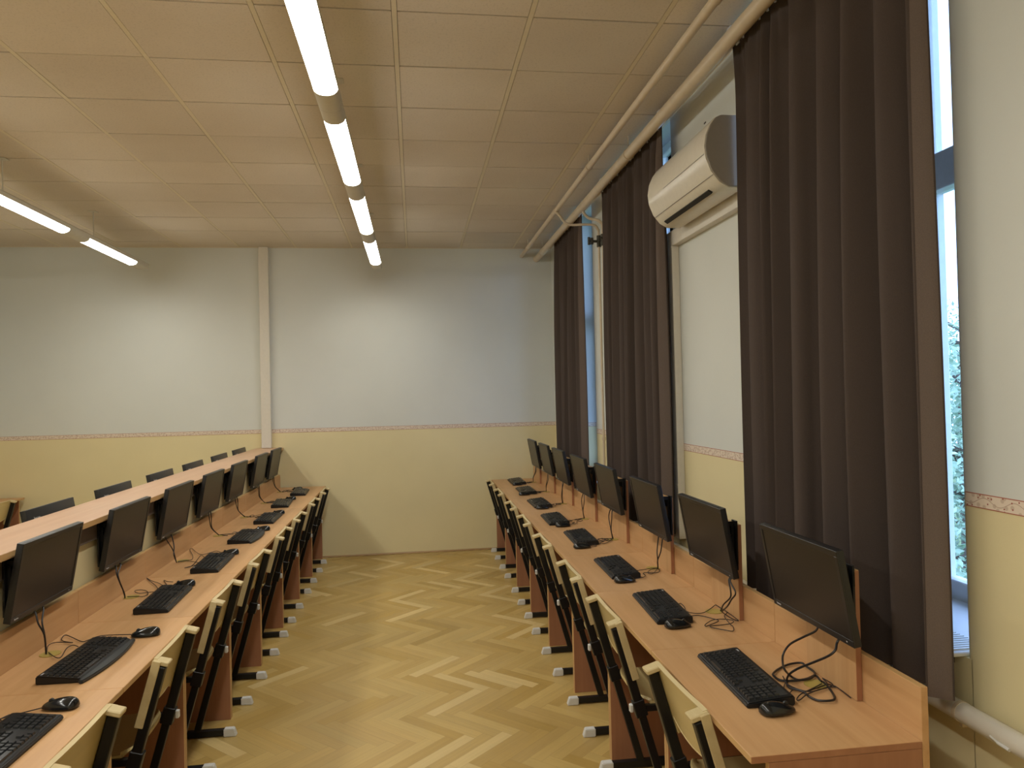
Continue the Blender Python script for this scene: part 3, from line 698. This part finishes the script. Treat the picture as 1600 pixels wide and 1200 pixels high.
# ------------------------------------------------------------------ keyboards and mice
def make_keyboard(wide):
    t = thing('keyboard', 'x', 'keyboard'); L = .405 if not wide else .415; D = .140
    prof = [(-D/2, 0), (D/2, 0), (D/2, .026), (D/2-.012, .028), (-D/2+.004, .014), (-D/2, .010)]
    b = MB()
    if not wide: b.prism(prof, -L/2, L/2, 'Y', bev=.003)
    else:
        b.prism(prof, -L/2+.012, L/2-.012, 'Y', bev=.003)
    b.build('keyboard_body', M['black_plastic'], t)
    ks = MB().prism([(-D/2+.010, .0140), (D/2-.014, .0265), (D/2-.014, .0285), (-D/2+.010, .0152)], -L/2+.012, L/2-.012, 'Y'); rows = 6; cols = 21
    kx = (D-.030)/rows; ky = (L-.028)/cols
    def zt(x): return .0145+(x+D/2)*(.0135/D)
    for r in range(rows):
        for c in range(cols):
            x = -D/2+.012+kx*(r+.5); y = L/2-.014-ky*(c+.5)
            if r == 5 and c in (1, 6, 11, 15, 18, 19, 20): continue
            if c in (15,) : continue
            if r in (1, 2) and c in (12, 14) and r == 1: continue
            if r == 2 and c in (12, 13, 14): continue
            wy = ky*.41
            if r == 0 and 4 <= c <= 8:
                if c != 6: continue
                wy = ky*2.4
            z = zt(x)
            bb = bmesh.new(); h = .0052; tp = .80
            co = [(x-kx*.42, y-wy, z-.001), (x+kx*.42, y-wy, z-.001), (x+kx*.42, y+wy, z-.001), (x-kx*.42, y+wy, z-.001)]
            ct = [(x-kx*.42*tp, y-wy+ky*.09, z+h), (x+kx*.42*tp, y-wy+ky*.09, z+h+.001), (x+kx*.42*tp, y+wy-ky*.09, z+h+.001), (x-kx*.42*tp, y+wy-ky*.09, z+h)]
            v = [bb.verts.new(q) for q in co+ct]
            bb.faces.new(v[4:]); 
            for q in range(4): bb.faces.new([v[q], v[(q+1) % 4], v[4+(q+1) % 4], v[4+q]])
            bmesh.ops.recalc_face_normals(bb, faces=bb.faces); ks._merge(bb, None)
    ks.build('keys', M['keys'], t, ang=20)
    if wide:
        pr = MB(); P = []
        for k in range(13):
            y = -L/2+L*k/12; P.append((-D/2-.030+.022*(2*(k/12)-1)**2, y))
        P += [(-D/2+.006, L/2), (-D/2+.006, -L/2)]
        pr.prism(P, 0, .0115, 'Z', bev=.003); pr.build('palm_rest', M['palm'], t)
    MB().box(D/2-.016, D/2-.011, L/2-.04, L/2-.022, .0268, .0284).build('logo_mark', M['mark'], t)
    return t
def make_mouse():
    t = thing('mouse', 'x', 'computer mouse'); L, W, H = .102, .058, .034
    def fn(u, v):
        th = u*math.pi; ph = v*2*math.pi        # th from front to back
        x = math.cos(th)*L/2; r = math.sin(th)**.62
        w = W/2*r*(1-.10*math.cos(th)); h = H*r*(.72-.28*math.cos(th)*1.0)
        y = math.cos(ph)*w; z = math.sin(ph); z = (z*h if z > 0 else z*.004*r)+.006
        return (x, y, z)
    MB().grid(fn, 22, 26).build('mouse_shell', M['gloss_black'], t, ang=80)
    MB().tube([(.026, -.003, .0225), (.026, .003, .0225)], .0075, 14).build('scroll_wheel', M['palm'], t)
    return t
kN = make_keyboard(False); kW = make_keyboard(True); mo = make_mouse()
KR = [(.975, 2.155, .04), (.978, 2.915, .06), (.985, 3.613, .025), (.985, 4.415, .03), (.957, 5.105, .02), (.980, 5.885, 0), (.995, 6.70, 0), (1.01, 7.43, .01)]
KL = [(-1.075, 2.045, .02), (-1.128, 2.722, .028), (-1.128, 3.489, -.04), (-1.105, 4.208, -.03), (-1.095, 4.975, 0), (-1.098, 5.697, -.01), (-1.137, 6.495, -.07), (-1.100, 7.235, -.05)]
MR = [(.965, 1.915, .12), (.962, 2.675, .1), (.957, 3.360, .05), (.935, 4.150, .1), (.965, 4.850, .0), (.965, 5.640, -.1), (.945, 6.455, .1), (.985, 7.185, .05)]
ML = [(-1.045, 2.325, -.15), (-1.035, 2.985, .1), (-1.120, 3.745, .1), (-1.080, 4.460, .2), (-1.050, 5.232, .0), (-1.075, 5.955, .1), (-1.115, 6.770, .0), (-1.165, 7.490, .2)]
LN = ['cut by the picture edge']+ORD[1:]
used = {}
for row, KK, MM in (('R', KR, MR), ('L', KL, ML)):
    rowname = 'window side desks' if row == 'R' else 'desks left of the aisle'
    for k in range(8):
        s = 1 if row == 'R' else -1; rz = 0 if row == 'R' else math.pi
        wide = row == 'L' and k in (1, 4); pr = kW if wide else kN
        nm = (LN if row == 'L' else ORD)[k]
        x, y, a = KK[k]; loc = (x+(.008*s if wide else 0), y, TOP+.0005)
        lab = ('black keyboard with palm rest on the %s, %s' if wide else 'slim black keyboard on the %s, %s') % (rowname, nm)
        g = 'keyboards on the '+rowname
        if pr not in used: used[pr] = 1; kb = pr; kb.location = loc; kb.rotation_euler = (0, 0, rz-a); kb['label'] = lab; kb['group'] = g; kb0 = kb
        else: kb = bpy.data.objects.new('keyboard', None); kb = None
        if kb is None:
            kb = pr.copy(); COL.objects.link(kb)
            for ch in pr.children:
                if ch.name.startswith('cable'): continue
                c = ch.copy(); COL.objects.link(c); c.parent = kb
            kb.location = loc; kb.rotation_euler = (0, 0, rz-a); kb['label'] = lab; kb['group'] = g
        x, y, a2 = MM[k]; mloc = (x, y, TOP+.0005+(.0 if True else 0))
        lab = 'black mouse on the %s, %s' % (rowname, nm); g = 'mice on the '+rowname
        if mo not in used: used[mo] = 1; ms = mo
        else:
            ms = mo.copy(); COL.objects.link(ms)
            for ch in mo.children:
                if ch.name.startswith('cable'): continue
                c = ch.copy(); COL.objects.link(c); c.parent = ms
        ms.location = mloc; ms.rotation_euler = (0, 0, rz+a2); ms['label'] = lab; ms['group'] = g
        key = row.lower()+str(k); xm = 1.210 if row == 'R' else -1.362
        gx = .787+.385 if row == 'R' else -.9219-.385; gy = ymid(k); ex = (gx-s*.004, gy+.006, .7445)
        kc = CAB.get(key, {}).get('kb') or [loopy((KK[k][0]+s*.068, KK[k][1]-s*.10, .746), ex, 7*k+3+(row == 'L'), s, 2, .045)]
        mc = CAB.get(key, {}).get('ms') or [loopy((MM[k][0]+s*.049, MM[k][1], .746), ex, 9*k+5+(row == 'L'), s, 2 if k > 3 else 3, .05)]
        for p in kc: cord('cable', clampx(p, xm), .0017, M['thin_cable'], kb, kb.location, rz-KK[k][2])
        for p in mc: cord('cable', clampx(p, xm), .0017, M['thin_cable'], ms, mloc, rz+a2)

# ------------------------------------------------------------------ chairs
def make_chair():
    """local: +x towards the desk, origin on the floor below the rear foot caps"""
    t = thing('school_chair', 'x', 'chair')
    foot = Vector((.185, 0, .030)); top = Vector((-.014, 0, .733)); d = (top-foot).normalized()
    n = Vector((d.z, 0, -d.x))     # towards the desk and up... front normal
    for s in (-1, 1):
        y = s*.182
        rn = MB().box(.050, .345, y-.0125, y+.0125, .006, .036, bev=.002).build('runner', M['black_metal'], t)
        for x0, x1, q in ((0, .060, 0), (.335, .395, 1)):
            P = [(x0+(.012 if not q else 0), .038), (x1-(.012 if q else 0), .038), (x1, .0), (x0, .0)]
            MB().prism(P, y-.0165, y+.0165, 'Y', bev=.003).build('foot_cap', M['white_cap'], rn)
        yi = y-s*.0
        mid = foot+d*.40
        a = foot+Vector((0, y, 0)); m_ = mid+Vector((0, y, 0))
        MB().rod(a-d*.016, m_, .022, .030, bev=.002).build('leg', M['black_metal'], t)
        sl = MB().rod(mid-d*.03+Vector((0, y, 0)), mid+d*.035+Vector((0, y, 0)), .034, .046, bev=.003)
        sl.rod(mid+Vector((.02, y, 0)), Vector((.30, y, .415)), .022, .024, bev=.002)
        sup = sl.build('seat_support', M['black_metal'], t)
        if s < 0: MB().box(mid.x-.040, mid.x-.026, y-.010, y+.010, mid.z-.012, mid.z+.018, bev=.003).build('plastic_plug', M['white_cap'], sup)
        MB().rod(mid+d*.02+Vector((0, y, 0)), top+Vector((0, y, 0))-d*.004, .030, .034, bev=.003).build('back_upright', M['black_metal'], t)
    MB().rod((.26, -.19, .405), (.26, .19, .405), .022, .022, side=(1, 0, 0), bev=.002).build('crossbar', M['black_metal'], t)
    # backrest: plywood sheet curved to the rear between the uprights, tabs over the tube ends, cheeks down the front
    def P(u, v, w): return top+Vector((0, u, 0))-d*v+n*w
    b = MB(); TH = .010
    def fn(u, v):
        uu = (u-.5)*2; yy = uu*.196; e = 1-min(1, abs(uu)/.80)**2.2
        bot = .140+.034*(1-abs(uu)**2.0)*1 if abs(uu) < .80 else .140
        if abs(uu) > .80: bot = .140+.075*min(1, (abs(uu)-.80)/.03)
        vv = -.014+(bot+.014)*v
        return P(yy, vv, .0190-.010*e*(.3+.7*v))
    us = 48
    b.grid(fn, us, 10, thick=TH)
    eb = MB(); eb.grid(lambda u, v: Vector(fn(u*.96+.02, 0))+d*(.0035*(1 if v < .5 else -1))+n*(-.0020), us, 1, thick=.0135)
    eb.grid(lambda u, v: Vector(fn(.115+u*.77, 1))-d*(.0015*(1 if v < .5 else -1))+n*.0118, us, 1, thick=.0135)
    bs = b.build('backrest', M['ply'], t, ang=50)
    eb.build('plywood_edge', M['ply_edge'], bs, ang=50)
    tb = MB()
    for s in (-1, 1):
        y0, y1 = sorted((s*.152, s*.198))
        mt = Matrix((( n.x, 0, -d.x, 0), (0, 1, 0, 0), (n.z, 0, -d.z, 0), (0, 0, 0, 1)))
        mt = Matrix.Translation(top) @ Matrix((( n.x, 0, -d.x, 0), (0, 1, 0, 0), (n.z, 0, -d.z, 0), (0, 0, 0, 1)))
        tb.box(-.024, .0295, y0, y1, -.016, .000, bev=.003, mtx=mt)
        y2, y3 = sorted((s*.1965, s*.202))
        tb.box(.002, .0300, y2-.001, y3, -.014, .215, bev=.002, mtx=mt)
        tb.build('backrest_tab', M['ply_edge'], bs); tb = MB()
    # seat: thin ply, rounded corners, gentle saddle and rolled front
    def sf(u, v):
        vy = (v-.5)*2; xx = .085+.33*u
        hw = .178*(1-.10*(2*u-1)**6); 
        z = .428+.010*(vy*vy)-.006*math.sin(u*math.pi)-(.022*max(0, (u-.8)/.2)**2)+.012*max(0, (.12-u)/.12)**1
        return (xx+.02*(1-vy**4)*0-(.0 if u > .0 else .0)+(.022*abs(vy)**5 if u < .08 else 0), vy*hw, z)
    MB().grid(sf, 16, 16, thick=.010).build('seat', M['ply'], t, ang=50)
    return t
chair = make_chair()
CR = [(2.12, .03), (2.94, .0), (3.630, 0), (4.400, .01), (5.155, -.01), (5.87, 0), (6.72, .01), (7.48, 0)]
CL = [(2.10, .0), (2.85, .02), (3.585, 0), (4.32, -.01), (5.083, .01), (5.77, 0), (6.58, 0), (7.335, .01)]
XRT = [.756, .755, .758, .757, .757, .758, .757, .755]
fst = True
for row, CC in (('R', CR), ('L', CL)):
    rn = 'window side desks' if row == 'R' else 'desks left of the aisle'
    for k, (y, a) in enumerate(CC):
        lab = 'plywood chair tucked under the %s, %s' % (rn, ORD[k])
        g = 'chairs of the '+rn
        if row == 'R': loc = (XRT[k], y, 0); rz = a
        else: loc = (-.892, y, 0); rz = math.pi+a
        if fst: fst = False; chair.location = loc; chair.rotation_euler = (0, 0, rz); chair['label'] = lab; chair['group'] = g
        else: dup(chair, loc, rz, lab, g)
dup(chair, (-3.755, 7.28, 0), math.pi, 'plywood chair back cut off at the left picture edge beyond the ledge', 'chairs')

# ------------------------------------------------------------------ curtains
def make_curtain(y0, y1, label, zb, seed, flare=0.0, folds=10, x0=1.392, ztop=3.118, two=None, lean=0.0, flip=False):
    rnd = random.Random(seed); t = thing('curtain', label, 'curtain', (x0, (y0+y1)/2, zb), 0, 'brown curtains at the windows')
    W = y1-y0; ph = []; x = 0
    ws = [rnd.uniform(.5, 1.7) for _ in range(folds)]; S = sum(ws); acc = [0]
    for w in ws: acc.append(acc[-1]+w/S)
    am = [rnd.uniform(.55, 1.12) for _ in range(folds+1)]; dr = [rnd.uniform(-.5, .5) for _ in range(folds+1)]
    def phase(u, v):
        for i in range(folds):
            if u <= acc[i+1]: break
        f = (u-acc[i])/(acc[i+1]-acc[i]); return i, f
    H = ztop-zb
    def fn(u, v):       # u from near to far, v from bottom to top
        i, f = phase(min(u, .99999), v)
        amp = (am[i]*(1-f)+am[i+1]*f)*.5*(1-.62*v**3)
        s = -math.sin(2*math.pi*f)
        amp *= .118
        pl = math.sin(2*math.pi*u*folds*2.6)*.011*max(0, (v-.90)/.10)**1.5
        yy = -W/2+W*u+.012*math.sin(4*math.pi*f)*dr[i]*2*(1-v)+dr[i]*.03*(1-v)*math.sin(math.pi*f)
        yy *= 1+flare*(1-v)
        xx = amp*s*(1-.6*max(0, (v-.93)/.07))+pl+.008*math.sin(3*v+9*u)*(1-v)
        if u < .035: xx += (.035-u)*.5*(1-v*.4)
        xx = min(xx, .046)
        if v > .9: xx = max(xx, -.05+.034*(v-.9)/.1)
        zz = H*v
        if v < .01: zz += .006*math.sin(u*23)
        if v > .995: zz += .006*math.sin(2*math.pi*u*folds*2.6)
        xx -= lean*(1-v)
        return (xx, yy, zz)
    MB().shell(fn, 260, 40, (.0035, 0, 0)).build('curtain_cloth', M['fabric'], t, ang=70)
    def lit_hem(u, v):
        p = Vector(fn(u*.018, v)); p.x -= .0025+.001; return p
    MB().shell(lit_hem, 3, 40, (.0015, 0, 0)).build('lit_curtain_hem', M['lit_hem'], t, ang=70)
    n = int(W/.062)
    for k in range(n):
        u = (k+.5)/n; p = Vector(fn(u, .985)); zc = H
        g = MB().prism([(-.015, -.034), (.015, -.034), (.005, .006), (.005, .022), (-.005, .022), (-.005, .006)], -.003, .003, 'X')
        o = g.build('curtain_glider', M['alu'], t, loc=(0, p.y, zc+.012))
    return t
make_curtain(1.822, 2.978, 'dark brown curtain nearest the camera, full height beside the window slit', .785, 3, .035, 8, lean=.004)
make_curtain(3.955, 5.24, 'dark brown curtain in the middle, behind the air conditioner', .82, 14, .010, 10)
make_curtain(5.95, 7.12, 'dark brown curtain nearest the far wall, behind the last screens', .82, 9, .03, 9, lean=0)
for (a, b, nm) in ((1.70, 3.15, 'nearest'), (3.78, 5.40, 'middle'), (5.66, 7.45, 'farthest')):
    t = thing('curtain_rail', 'white curtain rail on the ceiling above the %s curtain' % nm, 'curtain rail', (1.392, (a+b)/2, 3.165), 0, 'curtain rails')
    h = (b-a)/2
    MB().box(-.018, .018, -h, h, 0, .014, bev=.002).box(-.018, -.014, -h, h, -.016, .004).box(.014, .018, -h, h, -.016, .004).build('rail_profile', M['alu'], t)
    for y in (-h*.8, h*.8): MB().box(-.012, .012, y-.02, y+.02, .0135, .034, bev=.002).build('rail_bracket', M['alu'], t)

# ------------------------------------------------------------------ heating pipes
def hanger(r, y, zc):
    m = MB().tube([(0, y-.010, 0), (0, y+.010, 0)], r+.004, 20)
    m.tube([(0, y, r), (0, y, zc)], .004, 6); return m
def ceil_pipe(x, z, r, label, ys, y0=YN+.01):
    t = thing('heating_pipe', label, 'pipe', (x, 0, z), 0, None)
    MB().tube([(0, y0, 0), (0, YF-.001, 0)], r, 28).build('pipe_tube', M['pipe'], t)
    for y in ys: hanger(r, y, ZC-z-.0005).build('pipe_clamp', M['pipe'], t)
    return t
tk = ceil_pipe(1.330, 3.085, .032, 'thick cream heating pipe under the ceiling in front of the curtain rails', (1.2, 4.35, 7.42))
tn = ceil_pipe(1.172, 3.120, .020, 'thinner cream heating pipe under the ceiling, left of the thick one', (4.72, 7.35), 2.62)
MB().tube([(0, 5.83, 0), (0, 5.90, 0)], .0235, 20).build('pipe_coupling', M['pipe'], tn)
MB().tube([(0, 2.60, 0), (0, 2.66, 0)], .024, 16).build('pipe_end', M['pipe'], tn)
# two risers beside the far window with their valve
r1 = thing('riser_pipe', 'thin cream riser pipe with elbow from the left ceiling pipe down the window pier', 'pipe', (1.455, 5.60, 0), 0, 'riser pipes on the pier')
W = lambda p, o: tuple(Vector(p)-Vector(o))
o1 = (1.455, 5.60, 0)
MB().tube(spline([W((1.165, 5.83, 3.10), o1), W((1.175, 5.75, 3.055), o1), W((1.20, 5.68, 2.985), o1), W((1.25, 5.65, 2.955), o1), W((1.36, 5.62, 2.952), o1), W((1.425, 5.60, 2.94), o1), W((1.450, 5.60, 2.905), o1), W((1.455, 5.60, 2.86), o1), W((1.455, 5.60, 2.4), o1), W((1.455, 5.60, .766), o1)], 5), .0095, 12).build('pipe_tube', M['pipe'], r1)
vv = MB().tube([(0, 0, 2.77), (0, 0, 2.86)], .017, 14).tube([(0, -.0, 2.815), (-.075, -.01, 2.815)], .010, 10).tube([(-.058, -.008, 2.79), (-.058, -.008, 2.84)], .012, 10).tube([(-.082, -.01, 2.785), (-.082, -.01, 2.845)], .010, 10)
vv.build('valve', M['brass'], r1)
MB().tube([(0, 0, 1.26), (0, 0, 1.285)], .016, 12).build('pipe_sleeve', M['pipe'], r1)
r2 = thing('riser_pipe', 'cream riser pipe from the thick ceiling pipe, right one of the pair on the pier', 'pipe', (1.462, 5.50, 0), 0, 'riser pipes on the pier')
o2 = (1.462, 5.50, 0)
MB().tube(spline([W((1.335, 5.62, 3.07), o2), W((1.345, 5.60, 3.03), o2), W((1.375, 5.56, 2.985), o2), W((1.42, 5.52, 2.965), o2), W((1.452, 5.50, 2.935), o2), W((1.462, 5.50, 2.88), o2), W((1.462, 5.50, 2.4), o2), W((1.462, 5.50, .766), o2)], 5), .011, 12).build('pipe_tube', M['pipe'], r2)
v2 = MB().tube([(0, 0, 2.76), (0, 0, 2.85)], .018, 14)
for q in range(6): v2.tube([(0, 0, 2.805), (-.035*math.cos(q), -.035*math.sin(q), 2.805+.02*math.sin(q*2.3))], .007, 6)
v2.build('valve', M['brass'], r2)

# low pipe along the window wall
lp = thing('heating_pipe', 'white horizontal heating pipe low on the wall behind the nearest desk', 'pipe', (1.450, 0, .742), 0, None)
MB().tube([(0, YN+.01, 0), (0, 7.78, 0)], .027, 28).build('pipe_tube', M['white_pipe'], lp)
for y in (1.83, 3.6, 5.4): MB().box(-.004, .042, y-.008, y+.008, -.040, -.024, bev=.002).tube([(0, y-.006, 0), (0, y+.006, 0)], .0285, 20).build('pipe_bracket', M['pipe'], lp)
MB().tube([(-.0275, 1.70, -.004), (-.0275, 1.675, -.010)], .003, 6).tube([(-.0275, 1.675, -.010), (-.0268, 1.64, -.012)], .0045, 8).build('pipe_clip', M['white_cap'], lp)

# ------------------------------------------------------------------ cable duct and air conditioner
du = thing('cable_duct', 'white plastic duct running under the air conditioner and down to the desks', 'duct', (XR, 4.02, .80))
MB().box(-.042, -.0005, -.05, .05, 0, 1.73, bev=.002).build('vertical_duct', M['duct'], du)
MB().box(-.042, -.0005, -.99, -.0505, 1.645, 1.73, bev=.002).build('horizontal_duct', M['duct'], du)
MB().box(-.045, -.0005, -.052, .052, 1.635, 1.642).box(-.045, -.0005, -.052, .052, .3, .306).build('duct_joint', M['duct'], du)

ac = thing('air_conditioner', 'white wall mounted air conditioner above the window pier', 'air conditioner', (XR, 3.388, 2.50))
pr_ = [(-.002, .034), (-.060, .034), (-.064, .0), (-.135, -.0), (-.175, .022), (-.212, .068), (-.234, .125), (-.240, .175), (-.232, .225), (-.212, .270), (-.19, .300), (-.165, .312), (-.002, .312)]
MB().prism(pr_, -.385, .385, 'Y').build('front_casing', M['ac'], ac, ang=45)
inner = [(x*.985-.001, .156+(z-.156)*.985+(.004 if abs(z-.034) < 1e-6 else 0)) for x, z in pr_]
MB().prism(inner, -.396, -.3855, 'Y', bev=.002).build('side_cap', M['ac_shade_and_seam'], ac)  # shade on the near end is put into this grey; the far cap stays white
MB().prism(inner, .3855, .396, 'Y', bev=.002).build('side_cap', M['ac'], ac)
def offp(i, j, k=.0012):
    pass
sl = MB(); 
for (x, z, dx, dz) in ((-.2000, .0505, .0, 0),): sl.box(-.2040, -.2020, -.384, .384, .053, .0555)
sl.build('panel_seam', M['ac_shade_and_seam'], ac)
MB().rod((-.168, -.27, .0135), (-.168, .31, .0135), .022, .010, M['vent'], side=(.8, 0, -.55)).build('air_vent', M['vent'], ac)
MB().box(-.2375, -.2362, -.375, .15, .143, .1465).build('highlight_line', M['steel'], ac)  # thin strip added to stand for the highlight along the casing
MB().box(-.215, -.213, -.35, -.33, .29, .296).build('display', M['palm'], ac)
MB().tube([(-.06, -.397, .12), (-.06, -.402, .12)], .006, 12).build('screw', M['vent'], ac)
